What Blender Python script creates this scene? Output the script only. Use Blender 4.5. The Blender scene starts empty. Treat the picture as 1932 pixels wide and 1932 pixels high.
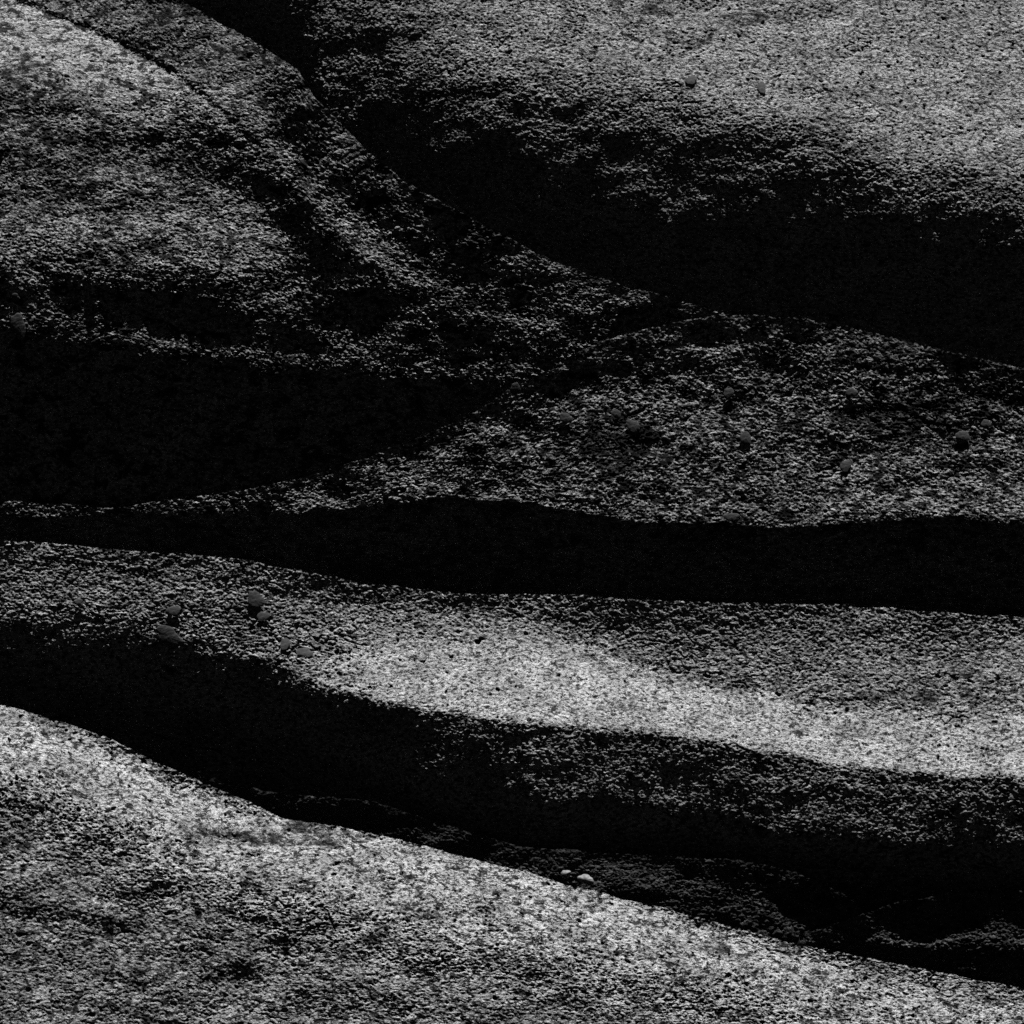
import bpy, math, random
import numpy as np

# ------------------------------------------------------------------ camera, light
scene = bpy.context.scene
C = scene.collection
REF = 1932.0                 # units used for outlines across the frame
FRAME = 4.0                  # metres across the frame at the reference plane
DIST = 12.0
PX = FRAME / REF

cam_d = bpy.data.cameras.new('camera')
cam = bpy.data.objects.new('camera', cam_d)
C.objects.link(cam)
cam.location = (0, -DIST, 3.0)
cam.rotation_euler = (math.radians(90), 0, 0)
cam_d.sensor_width = 36
cam_d.lens = 36 * DIST / FRAME
cam_d.clip_end = 500
scene.camera = cam

SUN = np.array([0.07, 0.045, 1.0])          # towards the sun: high, a little right and behind the rocks
SUN = SUN / np.linalg.norm(SUN)
elev = math.asin(SUN[2])
azim = math.atan2(SUN[0], SUN[1])          # from +Y clockwise
world = bpy.data.worlds.new('World')
scene.world = world
world.use_nodes = True
nt = world.node_tree
nt.nodes.clear()
sky = nt.nodes.new('ShaderNodeTexSky')
sky.sky_type = 'NISHITA'
sky.sun_disc = False
sky.sun_elevation = elev
sky.sun_rotation = azim
sky.altitude = 12000
sky.air_density = 0.18
sky.dust_density = 4.0
sep = nt.nodes.new('ShaderNodeSeparateColor')   # black and white picture taken through a red filter
bg = nt.nodes.new('ShaderNodeBackground')
bg.inputs['Strength'].default_value = 0.065
wo = nt.nodes.new('ShaderNodeOutputWorld')
nt.links.new(sky.outputs[0], sep.inputs[0])
nt.links.new(sep.outputs['Red'], bg.inputs['Color'])
nt.links.new(bg.outputs[0], wo.inputs[0])

sl = bpy.data.lights.new('sun', 'SUN')
sl.energy = 5.0
sl.angle = math.radians(0.5)
sl.color = (1, 1, 1)
so = bpy.data.objects.new('sun', sl)
C.objects.link(so)
import mathutils
so.rotation_euler = mathutils.Vector(SUN).to_track_quat('Z', 'Y').to_euler()
so.location = (0, 0, 20)

vs = scene.view_settings
vs.view_transform = 'Standard'
vs.look = 'None'
vs.exposure = 0.6
vs.gamma = 1.0
scene.render.engine = 'CYCLES'
scene.cycles.max_bounces = 3
scene.cycles.diffuse_bounces = 0
scene.cycles.use_denoising = False

# ------------------------------------------------------------------ noise
def _hash(ix, iy, iz, seed):
    h = (ix * 374761393 + iy * 668265263 + iz * 2147483647 + seed * 1274126177) & 0xffffffff
    h = ((h ^ (h >> 13)) * 1274126177) & 0xffffffff
    h = ((h ^ (h >> 16)) * 2246822519) & 0xffffffff
    return (h ^ (h >> 15))

def noise3(x, y, z, seed=0):
    """gradient noise, about -1..1"""
    xi = np.floor(x).astype(np.int64); yi = np.floor(y).astype(np.int64); zi = np.floor(z).astype(np.int64)
    fx = (x - xi).astype(np.float32); fy = (y - yi).astype(np.float32); fz = (z - zi).astype(np.float32)
    u = fx * fx * (3 - 2 * fx); v = fy * fy * (3 - 2 * fy); w = fz * fz * (3 - 2 * fz)
    def g(dx, dy, dz):
        h = _hash(xi + dx, yi + dy, zi + dz, seed)
        gx = ((h & 1023) / 511.5 - 1).astype(np.float32)
        gy = (((h >> 10) & 1023) / 511.5 - 1).astype(np.float32)
        gz = (((h >> 20) & 1023) / 511.5 - 1).astype(np.float32)
        return gx * (fx - dx) + gy * (fy - dy) + gz * (fz - dz)
    a = g(0,0,0); b = g(1,0,0); r0 = a + u * (b - a)
    a = g(0,1,0); b = g(1,1,0); r1 = a + u * (b - a)
    a = g(0,0,1); b = g(1,0,1); r2 = a + u * (b - a)
    a = g(0,1,1); b = g(1,1,1); r3 = a + u * (b - a)
    r0 = r0 + v * (r1 - r0); r2 = r2 + v * (r3 - r2)
    return r0 + w * (r2 - r0)

def line(pts, xs, sm=0):
    p = np.array(pts, float)
    y = np.interp(xs, p[:, 0], p[:, 1])
    if sm:
        k = int(sm); e = np.pad(y, k, mode='edge')
        w = np.hanning(2 * k + 1); w /= w.sum()
        y = np.convolve(e, w, mode='valid')
    return y

# ------------------------------------------------------------------ rock material
def rock_material(name, lo=.10, mid=.30, hi=.5, patch=.5, patch_scale=22, spot=.47, blotch=.38, blotch_scale=24, bump=1.0):
    m = bpy.data.materials.new(name)
    m.use_nodes = True
    t = m.node_tree; N = t.nodes; L = t.links
    N.clear()
    out = N.new('ShaderNodeOutputMaterial')
    bs = N.new('ShaderNodeBsdfPrincipled')
    L.new(bs.outputs[0], out.inputs[0])
    bs.inputs['Roughness'].default_value = .85
    bs.inputs['Specular IOR Level'].default_value = .12
    tc = N.new('ShaderNodeTexCoord')
    mp = N.new('ShaderNodeMapping'); mp.inputs['Scale'].default_value = (.62, .8, 1)
    L.new(tc.outputs['Object'], mp.inputs[0])
    def noise(scale, detail=6, rough=.6, dist=0):
        n = N.new('ShaderNodeTexNoise'); n.inputs['Scale'].default_value = scale
        n.inputs['Detail'].default_value = detail; n.inputs['Roughness'].default_value = rough
        n.inputs['Distortion'].default_value = dist
        L.new(mp.outputs[0], n.inputs['Vector']); return n.outputs[0]
    def ramp(src, a, b, va=0, vb=1):
        r = N.new('ShaderNodeMapRange'); r.interpolation_type = 'SMOOTHSTEP'
        r.inputs[1].default_value = a; r.inputs[2].default_value = b
        r.inputs[3].default_value = va; r.inputs[4].default_value = vb
        L.new(src, r.inputs[0]); return r.outputs[0]
    def mth(op, a, b):
        n = N.new('ShaderNodeMath'); n.operation = op
        for i, q in enumerate((a, b)):
            if isinstance(q, (int, float)): n.inputs[i].default_value = q
            else: L.new(q, n.inputs[i])
        return n.outputs[0]
    def mix(f, a, b):
        n = N.new('ShaderNodeMix'); n.data_type = 'FLOAT'
        for i, q in ((0, f), (2, a), (3, b)):
            if isinstance(q, (int, float)): n.inputs[i].default_value = q
            else: L.new(q, n.inputs[i])
        return n.outputs[0]
    grain = noise(150, 5, .75)
    grain2 = noise(420, 3, .7)
    base = mix(ramp(grain, .36, .62), lo, hi)
    base = mix(ramp(grain2, .35, .65, 0, .5), base, mid)
    # dark mineral spots and pit shadows put into the colour, lichen-free stone
    sp = ramp(noise(85, 6, .7, .4), spot - .02, spot + .03)
    base = mth('MULTIPLY', base, mix(sp, .12, 1.0))
    # larger dark crust patches with ragged outlines
    pt = ramp(mth('ADD', mth('MULTIPLY', noise(3.2, 4, .6), .5), mth('MULTIPLY', noise(patch_scale, 7, .75, .3), .5)), patch - .04, patch + .035)
    base = mth('MULTIPLY', base, mix(pt, .16, 1.0))
    bl = ramp(noise(blotch_scale, 8, .68, .6), blotch - .015, blotch + .02)
    base = mth('MULTIPLY', base, mix(bl, .10, 1.0))
    base = mth('MULTIPLY', base, ramp(noise(11, 9, .7, .3), .36, .62, .66, 1.12))
    comb = N.new('ShaderNodeCombineColor')
    for i in range(3): L.new(base, comb.inputs[i])
    L.new(comb.outputs[0], bs.inputs['Base Color'])
    h = mth('ADD', mth('MULTIPLY', noise(75, 8, .72), 1.0), mth('MULTIPLY', noise(260, 5, .75), .35))
    h = mth('ADD', h, mth('MULTIPLY', ramp(noise(58, 7, .72, .4), spot - .08, spot + .05), .25))
    bp = N.new('ShaderNodeBump'); bp.inputs['Strength'].default_value = 1.0
    bp.inputs['Distance'].default_value = .018 * bump
    L.new(h, bp.inputs['Height'])
    L.new(bp.outputs[0], bs.inputs['Normal'])
    return m

# ------------------------------------------------------------------ rock builder
SURF = {}
STEP = 1.4     # outline units between mesh columns

def make_rock(name, x0, x1, lines, anchor, mat, seed=1, rough=1.0, big=1.0, mid=1.0, label=None, cat='rock', back=500, top_drop=1.6, step=STEP, xsm=10, dense_last=False, group=None):
    """lines: list of (height polyline, tilt polyline) from the crest downward; tilt is how far the face leans back
       from the vertical (degrees, negative = overhang). anchor = (line index, nearness polyline)."""
    xs = np.concatenate([np.arange(x0, -30, step * 5), np.arange(max(x0, -30), min(x1, REF + 30), step), np.arange(REF + 30, x1 + 1, step * 5)])
    nx = len(xs)
    Y = np.array([line(l[0], xs, xsm if i else 4) for i, l in enumerate(lines)])
    T = np.array([line(l[1], xs, 30) for l in lines])
    RG = np.array([line(l[2], xs, 30) if len(l) > 2 else np.ones(nx) for l in lines])
    for i in range(1, len(lines) - 1):
        Y[i] += 7 * noise3(xs / 70, xs * 0 + i * 3.3, xs * 0 + seed + .4, 5) + 4 * noise3(xs / 20, xs * 0 + i * 3.3, xs * 0 + seed + .4, 6) + 2.5 * noise3(xs / 7, xs * 0 + i * 3.3, xs * 0 + seed + .4, 7)
    for i in range(1, len(lines)):
        Y[i] = np.maximum(Y[i], Y[i - 1] + 2)
    jit = 6 * noise3(xs / 55, xs * 0, xs * 0 + seed, seed + 2) + 2.6 * noise3(xs / 14, xs * 0, xs * 0 + seed, seed + 3) + 2.2 * noise3(xs / 6, xs * 0, xs * 0 + seed, seed + 4)
    Y[0] = Y[0] + jit * rough
    hgt = (Y[-1] - Y[0]).max()
    inv = (xs > -10) & (xs < REF + 10)
    fr = min(.97, .02 + float(np.max(((Y[-2] - Y[0]) / (Y[-1] - Y[0]))[inv])))       # the last stretch is hidden or plain: coarser rows
    ny1 = int(hgt * fr / (step * .9)) + 1
    ny2_ = max(8, int(hgt * (1 - fr) / (step * (.9 if dense_last else 3))))
    t = np.concatenate([np.linspace(0, fr, ny1, endpoint=False), np.linspace(fr, 1, ny2_)])
    ny = len(t)
    G = Y[0][None] + t[:, None] * (Y[-1] - Y[0])[None]         # screen heights ny, nx
    Q = np.zeros_like(G); R = np.ones_like(G)
    for j in range(nx):
        Q[:, j] = np.interp(G[:, j], Y[:, j], T[:, j])
        R[:, j] = np.interp(G[:, j], Y[:, j], RG[:, j])
    # slow wander of the tilt so that bands break up
    X2 = np.broadcast_to(xs, G.shape)
    Q = Q + big * np.clip(R, .4, 1) * (2.6 * noise3((X2 + .55 * G) / 170, (G - .16 * X2) / 85, X2 / 900 + seed + .37, seed) + 2.0 * noise3((X2 + .4 * G) / 60, (G - .2 * X2) / 34, X2 / 300 + seed + .37, seed + 5)
                   + 1.3 * noise3((X2 + .5 * G) / 24, (G - .1 * X2) / 14, X2 / 120 + seed + .37, seed + 6))
    k = 3
    tanq = np.tan(np.radians(np.clip(Q, -65, 72)))
    dy = np.diff(t)[:, None] * (Y[-1] - Y[0])[None]
    Nn = np.concatenate([np.zeros((1, nx)), np.cumsum((tanq[1:] + tanq[:-1]) * .5 * dy, axis=0)], axis=0)
    ai, ap = anchor
    av = line(ap, xs, 30)
    off = np.array([np.interp(Y[ai, j], G[:, j], Nn[:, j]) for j in range(nx)])
    kk = 40; e = np.pad(off, kk, mode='edge'); w = np.hanning(2 * kk + 1); w /= w.sum()
    off = np.convolve(e, w, mode='valid')
    Nn = Nn - off[None] + av[None]
    # lateral smoothing of the relief
    kk = 5; w = np.hanning(2 * kk + 1); w /= w.sum()
    P = np.pad(Nn, ((0, 0), (kk, kk)), mode='edge')
    Nn = sum(w[i] * P[:, i:i + nx] for i in range(2 * kk + 1))
    # the crest rolls back and down behind, giving the rock its thickness
    nb = 60
    s = (np.linspace(1, 0, nb, endpoint=False) ** 1.8) * back
    topN = Nn[0][None] - s[:, None]
    dep = (DIST / PX)
    G0 = Y[0][None] + (s * top_drop + 34 * s / (s + 5))[:, None] + 0 * xs[None]
    GA = np.concatenate([G0, G]); NA = np.concatenate([topN, Nn]); XA = np.broadcast_to(xs, GA.shape)
    scale = (dep - NA) / dep
    WX = (XA - REF / 2) * PX * scale
    WZ = (REF / 2 - GA) * PX * scale + 3.0
    WY = -NA * PX
    co = np.stack([WX, WY, WZ], -1)
    # normals of the smooth form
    def normals(c):
        n = np.cross(np.gradient(c, axis=1), np.gradient(c, axis=0))
        return n / (np.linalg.norm(n, axis=-1, keepdims=True) + 1e-9)
    nrm = np.concatenate([normals(co[:nb]), normals(co[nb:])], axis=0)
    if np.median(nrm[nb:, :, 1]) > 0: nrm = -nrm
    a, b, c = WX.ravel(), WY.ravel(), WZ.ravel()
    def f(sc, sd, st=.62):
        return noise3(a * sc * st, b * sc * .8, c * sc, sd + seed * 17).reshape(WX.shape)
    d = .018 * mid * f(2.2, 1) + .010 * mid * f(7, 2) + .005 * mid * f(15, 21)
    rough = rough * np.concatenate([np.repeat(R[:1], nb, 0), R], axis=0)
    r1 = f(26, 3); r2 = f(62, 4); r3 = f(125, 7); r4 = f(215, 12)
    d = d + rough * (.0028 * r1 + .0037 * r2 + .0048 * r3 + .0042 * r4)
    pit = f(34, 8)
    d = d - rough * .008 * np.clip((np.abs(pit) * -1 + .08) / .08, 0, 1) * np.clip(f(9, 9) * 2.2, 0, 1)
    pit = f(60, 10, .7)
    d = d - rough * .014 * np.clip((pit - .36) / .12, 0, 1)
    mv = nrm * d[..., None]
    mv[:nb] = mv[nb][None]                     # the back follows the crest
    co = co + mv
    SURF[seed] = (xs, GA, co[..., :].copy(), nrm, nb)
    base = np.array([WX.mean(), WY.mean(), WZ.min()])
    co = co - base
    co = np.concatenate([co[:nb], co[nb:nb + 1], co[nb:]], axis=0)    # the crest row twice: a crisp break of slope
    ny2 = co.shape[0]
    idx = np.arange(ny2 * nx).reshape(ny2, nx)
    keep = np.ones(ny2 - 1, bool); keep[nb] = False
    q = np.stack([idx[:-1, :-1], idx[1:, :-1], idx[1:, 1:], idx[:-1, 1:]], -1)[keep].reshape(-1, 4)
    verts = co.reshape(-1, 3)
    me = bpy.data.meshes.new(name)
    me.vertices.add(len(verts)); me.vertices.foreach_set('co', verts.astype(np.float32).ravel())
    me.loops.add(q.size); me.loops.foreach_set('vertex_index', q.astype(np.int32).ravel())
    me.polygons.add(len(q)); me.polygons.foreach_set('loop_start', np.arange(0, q.size, 4, dtype=np.int32))
    me.polygons.foreach_set('use_smooth', np.ones(len(q), dtype=bool))
    me.update(calc_edges=True)
    me.materials.append(mat)
    o = bpy.data.objects.new(name, me)
    o.location = base
    C.objects.link(o)
    o['label'] = label; o['category'] = cat
    if group: o['group'] = group
    return o

def off(poly, d):
    return [(x, y + d) for x, y in poly]

GR = 'rounded granite boulders stacked across the frame'
m_fore = rock_material('foreground_granite', .3, .6, .92, patch=.42, spot=.465, blotch=.43, blotch_scale=34)
m_ledge = rock_material('ledge_granite', .22, .5, .85, patch=.41, spot=.465)
m_slab = rock_material('slab_granite', .2, .5, .8, patch=.41, spot=.465)
m_mott = rock_material('mottled_granite', .14, .45, .85, patch=.465, spot=.47, patch_scale=30, blotch=.455, blotch_scale=30)
m_lich = rock_material('lichen_granite', .14, .45, .85, patch=.43, spot=.47, patch_scale=26, blotch=.45, blotch_scale=20)
m_deep = rock_material('crevice_shade_granite', .06, .12, .22, patch=.42, spot=.46, blotch=.42)  # colour darkened to give the sunlit crevice rocks the dimness of shade

XL, XR = -420, 2350
# ---- upper slab
make_rock('boulder', 150, XR, [
    ([(0, -420), (2350, -420)], [(0, -6), (480, -4), (580, 5), (700, 9), (820, 16), (950, 24), (1300, 26), (2300, 29)], [(0, 1), (600, .6), (2350, .7)]),
    ([(0, -60), (560, -30), (620, 0), (700, 30), (800, 55), (1000, 75), (1100, 90), (1200, 120), (1300, 155), (1400, 185), (1500, 205), (1600, 230), (1700, 270), (1932, 315), (2350, 420)],
     [(0, -6), (500, -3), (600, 6), (760, 12), (860, 20), (1000, 26), (1932, 31)], [(0, 1), (600, .6), (1000, .8), (2350, .8)]),
    ([(0, 30), (600, 120), (750, 140), (900, 165), (1000, 170), (1200, 210), (1400, 245), (1500, 265), (1700, 320), (1932, 365), (2350, 470)],
     [(0, -6), (520, -3), (620, 9), (760, 7), (900, 10), (1100, 10), (1932, 13)], [(0, .6), (1000, .75), (2350, .8)]),
    ([(0, 60), (600, 200), (750, 215), (900, 240), (1000, 260), (1200, 295), (1400, 315), (1500, 325), (1700, 375), (1932, 415), (2350, 520)],
     [(0, -8), (540, -4), (620, 5), (900, 5), (1200, 6), (1932, 6)], [(0, .6), (2350, .7)]),
    ([(0, 100), (600, 260), (800, 310), (1000, 345), (1200, 350), (1400, 365), (1500, 385), (1700, 430), (1932, 480), (2350, 580)],
     [(0, -8), (600, 1), (850, 3), (950, 5), (1050, 5), (1200, 3), (1932, 2)], [(0, .5), (2350, .5)]),
    ([(0, 200), (600, 330), (800, 400), (1000, 430), (1200, 430), (1500, 470), (1932, 560), (2350, 640)],
     [(0, -10), (900, -1), (1200, -3), (2350, -6)], [(0, .6), (2350, .6)]),
    ([(0, 900), (2350, 1000)], [(0, -16), (2350, -20)], [(0, .5), (2350, .5)])],
    (2, [(0, -900), (560, -880), (1000, -760), (2350, -700)]), m_slab, seed=3, mid=.9, big=.7,
    label='broad pale slab filling the upper right, sunlit above and black beneath its belly', group=GR, back=300)

# ---- left boulder with the spur behind its shoulder
sil = [(-420, -420), (200, -80), (340, 0), (430, 50), (500, 90), (560, 130), (590, 180), (640, 230), (700, 290), (760, 340), (860, 395), (960, 450), (1060, 500), (1200, 545), (1300, 572), (1400, 600), (1600, 660), (2350, 900)]
rid = [(-420, -240), (-100, -80), (0, -25), (60, 5), (120, 28), (240, 78), (300, 112), (400, 182), (480, 255), (540, 318), (600, 385), (660, 450), (740, 510), (860, 560), (1000, 620), (1200, 670), (1400, 720), (1600, 780)]
make_rock('boulder', XL, 1600, [
    (sil, [(-420, 15), (400, 15), (500, 10), (600, 6), (700, 7), (800, 3), (1600, 0)], [(0, .4), (480, .4), (600, .35), (1600, .3)]),
    ([(-420, -330), (-100, -150), (200, -30), (340, 60), (430, 120), (500, 180), (560, 235), (640, 320), (740, 400), (860, 470), (1000, 545), (1200, 600), (1600, 720)],
     [(-420, 18), (400, 18), (480, 12), (560, 4), (640, 6), (760, 3), (860, 3), (1000, 5), (1600, 2)], [(0, .4), (480, .4), (600, 1), (1600, 1)]),
    (off(rid, -3), [(-420, 17), (380, 18), (460, 19), (540, 17), (640, 15), (760, 13), (860, 9), (1100, 6), (1600, 2)], [(0, .5), (400, .7), (560, 1), (1600, 1)]),
    (off(rid, 6), [(-420, 0), (380, 0), (480, 6), (560, 16), (700, 14), (860, 8), (1600, 2)], [(0, 1), (400, 1.2), (1600, 1)]),
    (off(rid, 17), [(-420, 62), (200, 62), (300, 50), (400, 28), (500, 12), (580, 1), (640, 1), (740, 6), (1600, 3)], [(0, 1.1), (2000, 1.1)]),
    ([(-420, 60), (0, 90), (100, 115), (200, 155), (300, 195), (400, 245), (500, 330), (600, 430), (700, 520), (900, 640), (1200, 715), (1600, 820)],
     [(-420, 58), (100, 52), (250, 38), (330, 20), (420, 3), (500, 4), (560, 3), (620, 0), (700, 2), (760, 6), (1600, 2)], [(0, 1.1), (2000, 1.1)]),
    ([(-420, 110), (0, 175), (200, 225), (300, 255), (400, 300), (500, 370), (600, 460), (900, 655), (1200, 722), (1600, 830)],
     [(-420, 13), (200, 13), (300, 9), (400, 4), (480, 7), (560, 2), (620, 0), (700, 4), (760, 6), (1600, 2)], [(0, .55), (300, .7), (500, 1.1), (1600, 1)]),
    ([(-420, 330), (0, 320), (200, 330), (400, 350), (500, 400), (600, 475), (900, 660), (1200, 725), (1600, 835)],
     [(-420, 10), (400, 10), (500, 11), (560, 3), (620, 2), (700, 5), (760, 6), (1600, 2)], [(0, .5), (300, .5), (500, .8), (1600, 1)]),
    ([(-420, 430), (0, 440), (200, 435), (400, 440), (520, 460), (600, 510), (900, 668), (1200, 732), (1600, 842)],
     [(-420, 19), (200, 22), (400, 23), (500, 20), (560, 8), (620, 5), (760, 6), (1600, 1)], [(0, .75), (500, .8), (600, 1.1), (1600, 1)]),
    ([(-420, 520), (0, 490), (200, 500), (300, 510), (450, 530), (560, 580), (700, 620), (900, 675), (1600, 850)],
     [(-420, 10), (520, 10), (600, 6), (800, 5), (1600, 1)], [(0, 1), (1600, 1)]),
    ([(-420, 560), (0, 540), (300, 560), (450, 590), (560, 630), (700, 660), (900, 685), (1600, 860)],
     [(-420, -1), (400, -3), (520, 2), (620, 5), (1600, 1)], [(0, 1), (1600, 1)]),
    ([(-420, 590), (0, 590), (100, 600), (230, 625), (340, 648), (450, 659), (600, 668), (700, 690), (900, 700), (1600, 870)],
     [(-420, 8), (200, 9), (350, 12), (450, 12), (600, 9), (700, 5), (1600, 0)], [(0, .9), (1600, 1)]),
    ([(-420, 650), (0, 660), (200, 668), (340, 678), (600, 692), (750, 725), (900, 725), (1600, 890)],
     [(-420, -3), (600, -2), (1600, -4)], [(0, 1), (1600, 1)]),
    ([(-420, 700), (0, 740), (600, 770), (900, 765), (1600, 950)], [(-420, -12), (1600, -14)], [(0, .7), (1600, .7)]),
    ([(-420, 1080), (1600, 1080)], [(-420, -16), (1600, -20)], [(0, .6), (1600, .6)])],
    (12, [(-420, -250), (600, -240), (900, -260), (1300, -280), (1600, -330)]), m_lich, seed=11,
    label='big lichen speckled boulder on the left with a glowing shoulder in the top corner', group=GR, back=200)

# ---- right middle boulder, undercut below
esil = [(-420, 965), (0, 945), (100, 950), (220, 958), (330, 940), (450, 925), (560, 905), (700, 860), (850, 800), (900, 775), (960, 735), (1030, 700), (1080, 670), (1130, 645), (1210, 622), (1300, 602), (1400, 592), (1500, 600), (1600, 615), (1700, 640), (1800, 665), (1932, 695), (2350, 800)]
ebot = [(-420, 985), (0, 975), (230, 968), (400, 968), (560, 965), (700, 950), (850, 938), (1000, 945), (1100, 965), (1200, 980), (1300, 988), (1450, 993), (1600, 986), (1700, 978), (1800, 975), (1932, 988), (2350, 1000)]
def between(k):
    return [(x, y * (1 - k) + np.interp(x, [p[0] for p in ebot], [p[1] for p in ebot]) * k) for x, y in esil]
RE = [(0, .8), (2350, .8)]
make_rock('boulder', XL, XR, [
    (esil, [(-420, 0), (200, 1), (700, 2), (1100, 2), (1300, 2), (1600, 3), (2350, 4)], [(0, .25), (2350, .3)]),
    (between(.16), [(-420, 2), (200, 3), (700, 7), (1100, 8), (1300, 6), (1600, 8), (2350, 9)], RE),
    (between(.5), [(-420, 1), (250, 3), (700, 9), (1200, 10), (1600, 10), (1932, 13)], RE),
    (off(between(.93), -6), [(-420, 2), (250, 5), (700, 12), (1000, 14), (1500, 14), (1932, 17)], RE),
    (ebot, [(-420, 2), (250, 3), (1300, 9), (2350, 9)], RE),
    (off(ebot, 9), [(-420, -30), (2350, -34)], [(0, .9), (2350, .9)]),
    (off(ebot, 110), [(-420, -38), (2350, -40)], [(0, .5), (2350, .5)]),
    ([(-420, 1300), (2350, 1450)], [(-420, -15), (2350, -15)], [(0, .5), (2350, .5)])],
    (4, [(-420, -190), (200, -180), (900, -150), (2350, -130)]), m_mott, seed=23,
    label='dark mottled boulder right of centre, undercut by a long black gap', group=GR, back=250)

# ---- middle ledge
bsil = [(-420, 1005), (0, 1018), (100, 1025), (250, 1040), (350, 1045), (450, 1055), (560, 1075), (680, 1100), (800, 1112), (900, 1122), (1000, 1120), (1100, 1122), (1200, 1132), (1300, 1135), (1450, 1138), (1600, 1142), (1700, 1150), (1932, 1165), (2350, 1190)]
bcr = [(-420, 1120), (0, 1170), (200, 1185), (400, 1215), (500, 1245), (600, 1290), (700, 1322), (800, 1338), (1000, 1365), (1200, 1380), (1400, 1405), (1500, 1425), (1600, 1445), (1800, 1462), (1932, 1465), (2350, 1480)]
make_rock('boulder', XL, XR, [
    (bsil, [(-420, 6), (400, 6), (1300, 6), (1500, 7), (2350, 9)], [(0, .8), (2350, .7)]),
    ([(-420, 1040), (0, 1065), (300, 1085), (500, 1105), (600, 1130), (800, 1150), (1000, 1160), (1150, 1185), (1300, 1225), (1450, 1230), (1600, 1230), (1800, 1240), (1932, 1240), (2350, 1250)],
     [(-420, 9), (450, 9), (600, 9), (900, 10), (1150, 9), (1300, 12), (1500, 13), (1932, 15)], [(0, .7), (600, .7), (2350, .55)]),
    ([(-420, 1070), (0, 1100), (300, 1125), (500, 1155), (600, 1175), (700, 1175), (800, 1185), (1000, 1180), (1150, 1225), (1300, 1275), (1450, 1300), (1600, 1330), (1800, 1335), (1932, 1325), (2350, 1350)],
     [(-420, 11), (450, 11), (600, 16), (800, 18), (1000, 18), (1200, 16), (1300, 14), (1400, 15), (1932, 21)], [(0, .75), (600, .8), (2350, .65)]),
    ([(-420, 1080), (0, 1120), (300, 1150), (500, 1190), (600, 1225), (700, 1230), (800, 1225), (1000, 1215), (1150, 1250), (1300, 1300), (1450, 1325), (1600, 1358), (1800, 1370), (1932, 1365), (2350, 1380)],
     [(-420, 11), (400, 13), (500, 17), (600, 26), (750, 44), (1400, 56), (1700, 44), (2350, 44)], [(0, .8), (700, 1.4), (2350, 1.4)]),
    (off(bcr, -10), [(-420, 8), (300, 8), (480, 16), (600, 30), (750, 50), (1000, 58), (2350, 58)], [(0, .9), (700, 1.35), (2350, 1.35)]),
    (off(bcr, 5), [(-420, 4), (400, 4), (650, 4), (1000, 6), (2350, 6)], [(0, .8), (2350, .7)]),
    (off(bcr, 60), [(-420, -2), (400, 1), (700, 4), (1000, 4.8), (2350, 4.6)], [(0, .6), (2350, .55)]),
    ([(-420, 1190), (0, 1230), (400, 1310), (600, 1370), (800, 1455), (1000, 1490), (1200, 1505), (1400, 1520), (1500, 1550), (1700, 1575), (1932, 1585), (2350, 1600)],
     [(-420, -8), (600, 0), (900, 3.6), (1400, 3.4), (2350, 3.4)], [(0, .5), (2350, .5)]),
    ([(-420, 1210), (0, 1250), (400, 1340), (600, 1410), (800, 1500), (1000, 1540), (1200, 1560), (1400, 1572), (1500, 1600), (1700, 1612), (1932, 1618), (2350, 1630)],
     [(-420, -10), (600, -6), (1400, -5), (2350, -5)], [(0, .4), (2350, .4)]),
    ([(-420, 1230), (0, 1270), (400, 1360), (600, 1430), (800, 1520), (1000, 1560), (1200, 1580), (1400, 1592), (1500, 1620), (1700, 1632), (1932, 1638), (2350, 1660)],
     [(-420, -35), (2350, -38)], [(0, .6), (2350, .6)]),
    ([(-420, 1700), (1200, 1900), (2350, 2000)], [(-420, -30), (2350, -30)], [(0, .5), (2350, .5)])],
    (0, [(-420, 0), (2350, 0)]), m_ledge, seed=37, big=.5, mid=.6,
    label='long pale ledge across the middle, with a bright sunlit crest above a dark face', group=GR, back=200)

# ---- rocks down in the crevice
make_rock('boulder', 350, 1700, [
    ([(350, 1440), (430, 1480), (520, 1495), (700, 1510), (850, 1560), (1000, 1600), (1200, 1612), (1400, 1622), (1500, 1645), (1600, 1690), (1700, 1790)], [(0, 2), (2350, 2)], [(0, .15), (2350, .15)]),
    ([(350, 1460), (430, 1505), (520, 1520), (700, 1550), (850, 1610), (1000, 1640), (1200, 1645), (1400, 1660), (1500, 1690), (1600, 1730), (1700, 1800)], [(0, 3.5), (2350, 3.5)], [(0, .5), (2350, .5)]),
    ([(350, 1500), (430, 1535), (520, 1550), (700, 1580), (850, 1640), (1000, 1690), (1200, 1700), (1400, 1720), (1500, 1745), (1600, 1770), (1700, 1810)], [(0, 4), (1000, 5), (1250, 7), (1450, 9), (1560, 7), (1620, -2), (2350, -8)], [(0, .5), (2350, .5)]),
    ([(350, 1900), (1700, 1900)], [(0, 4), (1300, 6), (1560, 5), (1620, -8), (2350, -10)], [(0, .5), (2350, .5)])],
    (0, [(0, 190), (850, 280), (1100, 345), (2350, 360)]), m_deep, seed=41, label='low dim boulder wedged deep in the black crevice behind the bright foreground ridge', group=GR, back=60)
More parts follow.
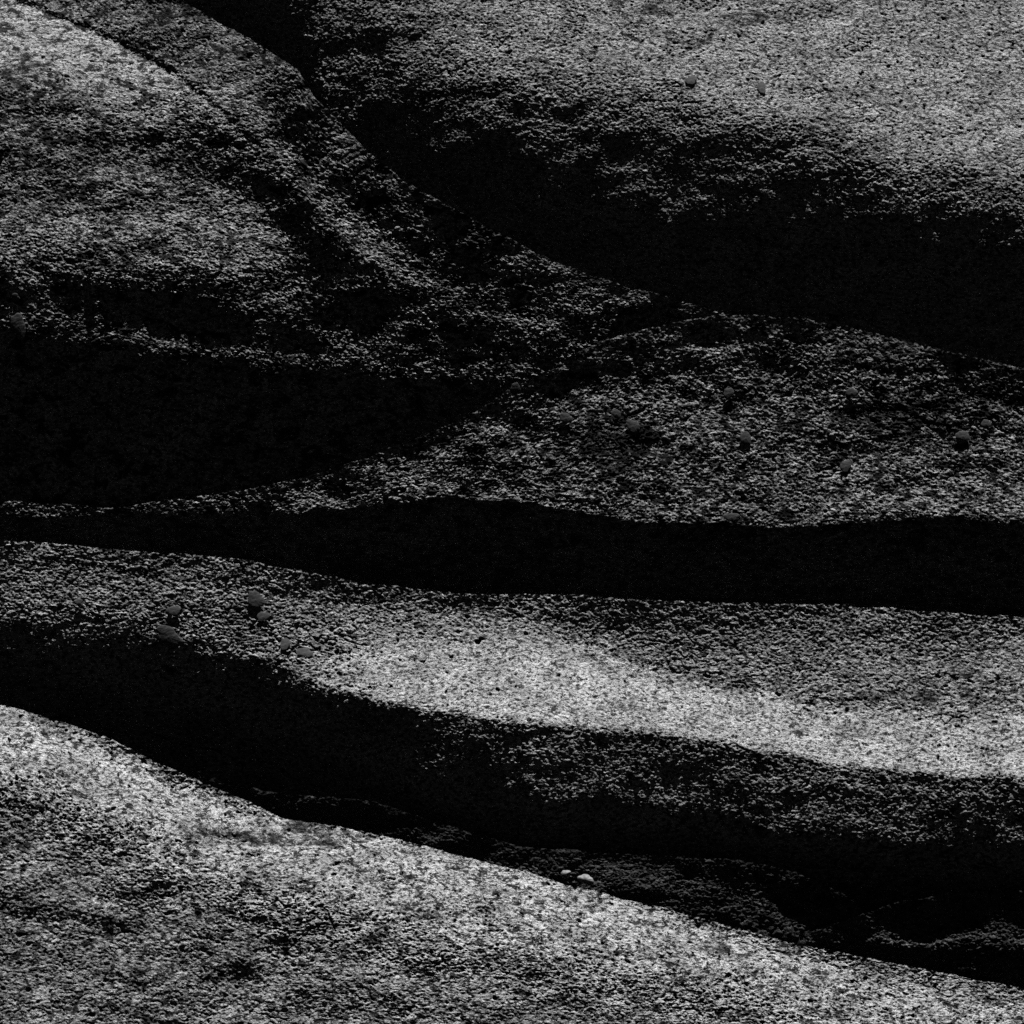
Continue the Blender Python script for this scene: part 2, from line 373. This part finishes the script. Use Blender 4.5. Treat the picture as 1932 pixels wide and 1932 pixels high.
make_rock('boulder', 1520, XR, [
    ([(1520, 1760), (1600, 1735), (1700, 1700), (1800, 1685), (1932, 1680), (2350, 1690)], [(0, 2), (2350, 2)], [(0, .15), (2350, .15)]),
    ([(1520, 1772), (1600, 1768), (1700, 1755), (1932, 1755), (2350, 1765)], [(0, 3), (1650, 4), (2350, 5)], [(0, .5), (2350, .5)]),
    ([(1520, 1780), (1600, 1778), (1700, 1775), (1932, 1782), (2350, 1792)], [(0, 2), (1620, 3), (1720, 12), (2350, 14)]),
    ([(1520, 1795), (1600, 1795), (1700, 1792), (1932, 1802), (2350, 1812)], [(0, -12), (2350, -12)]),
    ([(1520, 1803), (1600, 1805), (1700, 1815), (1932, 1826), (2350, 1836)], [(0, -4), (1700, 2), (2350, 2)]),
    ([(1520, 1806), (1600, 1808), (1700, 1821), (1932, 1832), (2350, 1842)], [(0, -4), (1650, -4), (1750, 14), (2350, 14)]),
    ([(1520, 1812), (1600, 1814), (1700, 1829), (1932, 1840), (2350, 1850)], [(0, -20), (2350, -20)]),
    ([(1520, 2050), (2350, 2050)], [(0, -8), (2350, -8)])],
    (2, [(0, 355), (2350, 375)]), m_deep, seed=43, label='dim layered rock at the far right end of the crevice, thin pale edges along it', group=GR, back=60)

# ---- foreground boulder
asil = [(-420, 1250), (0, 1330), (80, 1350), (200, 1390), (300, 1440), (400, 1482), (450, 1505), (540, 1545), (640, 1560), (720, 1580), (820, 1605), (920, 1630), (1000, 1648), (1060, 1668), (1180, 1695), (1300, 1725), (1400, 1755), (1500, 1780), (1600, 1800), (1750, 1830), (1932, 1865), (2350, 1950)]
make_rock('boulder', XL, XR, [
    (asil, [(-420, 30), (60, 30), (160, 7), (450, 6), (520, 30), (1150, 34), (1280, 8), (1600, 6), (2350, 7)], [(0, 1), (2350, .9)]),
    (off(asil, 16), [(-420, 50), (80, 50), (180, 20), (450, 16), (520, 50), (1200, 50), (1350, 22), (1600, 14), (2350, 13)], [(0, 1.1), (1300, 1.1), (1700, .8)]),
    (off(asil, 44), [(-420, 50), (300, 50), (1300, 54), (1500, 40), (1700, 22), (2350, 18)], [(0, 1.2), (1400, 1.2), (1800, .9)]),
    ([(-420, 1400), (0, 1430), (100, 1450), (200, 1500), (300, 1550), (400, 1600), (600, 1660), (800, 1705), (1000, 1740), (1200, 1775), (1400, 1830), (1600, 1870), (1932, 1925), (2350, 2030)],
     [(-420, 42), (2350, 44)], [(0, 1.55), (2350, 1.55)]),
    ([(-420, 1470), (0, 1500), (100, 1530), (200, 1590), (300, 1650), (400, 1700), (600, 1750), (800, 1800), (1000, 1840), (1200, 1880), (1400, 1930), (1600, 1990), (1932, 2060), (2350, 2200)],
     [(-420, 13), (400, 15), (1000, 17), (1400, 20), (2350, 26)], [(0, 1.15), (1000, 1.2), (2350, 1.3)]),
    ([(-420, 1530), (0, 1560), (200, 1650), (400, 1760), (600, 1810), (800, 1860), (1000, 1900), (1200, 1940), (1400, 1990), (1600, 2050), (1932, 2120), (2350, 2250)],
     [(-420, 11), (400, 11), (1000, 13), (2350, 18)], [(0, .55), (2350, .75)]),
    ([(-420, 2300), (2350, 2420)], [(-420, 10), (800, 12), (2350, 17)], [(0, .5), (2350, .6)])],
    (0, [(-420, 420), (2350, 420)]), m_fore, seed=53, dense_last=True, mid=1.45, rough=.92,
    label='rough foreground boulder sweeping diagonally, its bright ridge falling to the lower right', group=GR, back=120)

# ------------------------------------------------------------------ small things on the rocks
def on_rock(seed, x, y):
    xs, GA, co, nrm, nb = SURF[seed]
    j = int(np.argmin(np.abs(xs - x)))
    i = nb + int(np.argmin(np.abs(GA[nb:, j] - y)))
    sl_ = (slice(max(nb, i - 8), i + 9), slice(j - 8, j + 9))
    n = nrm[sl_].reshape(-1, 3).mean(0)
    return co[sl_].reshape(-1, 3).mean(0), n / np.linalg.norm(n)

def plain_stone(name, lo, hi, scale, rough=.75):
    m = bpy.data.materials.new(name); m.use_nodes = True
    t = m.node_tree; b = t.nodes['Principled BSDF']
    b.inputs['Roughness'].default_value = rough; b.inputs['Specular IOR Level'].default_value = .2
    n = t.nodes.new('ShaderNodeTexNoise'); n.inputs['Scale'].default_value = scale; n.inputs['Detail'].default_value = 5
    tc = t.nodes.new('ShaderNodeTexCoord'); t.links.new(tc.outputs['Object'], n.inputs['Vector'])
    mr = t.nodes.new('ShaderNodeMapRange'); mr.inputs[1].default_value = .35; mr.inputs[2].default_value = .65
    mr.inputs[3].default_value = lo; mr.inputs[4].default_value = hi
    t.links.new(n.outputs[0], mr.inputs[0])
    c = t.nodes.new('ShaderNodeCombineColor')
    for i in range(3): t.links.new(mr.outputs[0], c.inputs[i])
    t.links.new(c.outputs[0], b.inputs['Base Color'])
    bp = t.nodes.new('ShaderNodeBump'); bp.inputs['Distance'].default_value = .004; bp.inputs['Strength'].default_value = .6
    t.links.new(n.outputs[0], bp.inputs['Height']); t.links.new(bp.outputs[0], b.inputs['Normal'])
    return m
m_lichen = plain_stone('grey_lichen', .05, .09, 70)
m_pebble = plain_stone('pale_pebble', .15, .3, 60)

def cushion(name, seed, x, y, w, h, turn, label, cat, mat, group, tall=.30, sd=0):
    """a low lobed cushion hugging the rock"""
    p, n = on_rock(seed, x, y)
    n = mathutils.Vector(n); ex = mathutils.Vector((0, 0, 1)).cross(n) * -1
    ex.normalize(); ez = n.cross(ex); ez.normalize()
    if ex.x < 0: ex = -ex
    if ez.z < 0: ez = -ez
    rnd = random.Random(sd * 7 + 3)
    ph = [rnd.uniform(0, 6.28) for _ in range(4)]
    NA_, NR = 40, 12
    vs_, fs = [], []
    for k in range(NR + 1):
        t = k / NR
        for a in range(NA_):
            an = a / NA_ * 2 * math.pi
            lob = 1 + .13 * math.sin(2 * an + ph[0]) + .08 * math.sin(3 * an + ph[1]) + .05 * math.sin(5 * an + ph[2]) + .03 * math.sin(9 * an + ph[3])
            rr = math.sin(t * math.pi * .62) / 1.0 if t < .999 else math.sin(math.pi * .62)
            up = math.cos(t * math.pi * .62)
            u = math.cos(an) * rr * lob * w / 2; v = math.sin(an) * rr * lob * h / 2
            uu = u * math.cos(turn) - v * math.sin(turn); vv = u * math.sin(turn) + v * math.cos(turn)
            z = up * tall * min(w, h)
            q_ = (ex * uu + ez * vv + n * z) * PX
            vs_.append(q_)
    for k in range(NR):
        for a in range(NA_):
            b = (a + 1) % NA_
            fs.append((k * NA_ + a, (k + 1) * NA_ + a, (k + 1) * NA_ + b, k * NA_ + b))
    fs.append(tuple(range(NR * NA_, (NR + 1) * NA_)))
    me = bpy.data.meshes.new(name); me.from_pydata([tuple(v) for v in vs_], [], fs)
    me.polygons.foreach_set('use_smooth', [True] * len(me.polygons))
    import bmesh
    bm = bmesh.new(); bm.from_mesh(me); bmesh.ops.remove_doubles(bm, verts=bm.verts, dist=1e-6)
    bmesh.ops.recalc_face_normals(bm, faces=bm.faces); bm.to_mesh(me); bm.free()
    me.materials.append(mat)
    o = bpy.data.objects.new(name, me); o.location = mathutils.Vector(p) + n * (.0065 if tall < .2 else .012)
    C.objects.link(o)
    o['label'] = label; o['category'] = cat; o['group'] = group
    return o

GL = 'smooth grey lichen cushions on the boulders'
SP = [
 (23, 973, 728, 17, 24, 0, 'small round grey lichen near the upper left edge of the mottled boulder'),
 (23, 1068, 790, 26, 20, .1, 'wide grey lichen, lowest left of the spots in the mottled boulder'),
 (23, 1163, 780, 20, 16, 0, 'round grey lichen just above and left of an elongated one'),
 (23, 1194, 804, 34, 20, -.6, 'elongated slanting grey lichen on the mottled boulder'),
 (23, 1374, 742, 20, 22, 0, 'grey lichen high on the middle of the mottled boulder'),
 (23, 1407, 828, 26, 22, -.4, 'larger grey lichen near the centre of the mottled boulder'),
 (23, 1607, 742, 22, 19, 0, 'grey lichen high on the right part of the mottled boulder'),
 (23, 1595, 880, 24, 22, .3, 'grey lichen low on the right part of the mottled boulder'),
 (23, 1380, 977, 28, 18, 0, 'grey lichen on the very lower edge of the mottled boulder above the black gap'),
 (23, 1817, 822, 26, 22, -.5, 'grey lichen near the right border, larger of the close pair'),
 (23, 1860, 800, 17, 18, 0, 'grey lichen near the right border, smaller and higher of the close pair'),
 (37, 483, 1132, 25, 40, .5, 'tall slanting grey lichen near the upper edge of the long ledge'),
 (37, 497, 1164, 22, 20, 0, 'small grey lichen directly below the tall slanting one'),
 (37, 328, 1153, 27, 18, .4, 'oval grey lichen above the biggest one on the long ledge'),
 (37, 318, 1202, 56, 32, -.45, 'biggest dark grey lichen, on the left part of the long ledge'),
 (37, 149, 1136, 13, 12, 0, 'tiny grey lichen at the left end of the long ledge'),
 (37, 539, 1216, 20, 22, 0, 'rounded grey lichen left of a wide flat one on the long ledge'),
 (37, 575, 1232, 32, 18, 0, 'wide flat grey lichen where the bright crest of the ledge begins'),
 (11, 36, 616, 30, 50, .1, 'tall oval grey lichen near the left border on the lichen speckled boulder'),
 (11, 30, 561, 17, 15, 0, 'small pale lichen above the tall oval one near the left border'),
 (3, 1303, 152, 26, 20, 0, 'grey lichen on the upper slab where its sunlit part turns dark, the left one'),
 (3, 1437, 168, 20, 26, .2, 'grey lichen on the sunlit upper slab, the right one of two'),
]
for k, (sd_, x, y, w, h, tn, lb) in enumerate(SP):
    cushion('lichen', sd_, x, y, w * 1.0, h * 1.0, tn, lb, 'lichen', m_lichen, GL, .055, k)
cushion('pebble', 41, 1069, 1649, 20, 14, 0, 'smaller rounder pale pebble in the crevice just behind the foreground ridge', 'pebble', m_pebble, 'pale pebbles in the crevice', .6, 71)
cushion('pebble', 41, 1106, 1660, 29, 18, -.1, 'larger flatter pale pebble in the crevice, the one nearer the ridge', 'pebble', m_pebble, 'pale pebbles in the crevice', .6, 72)
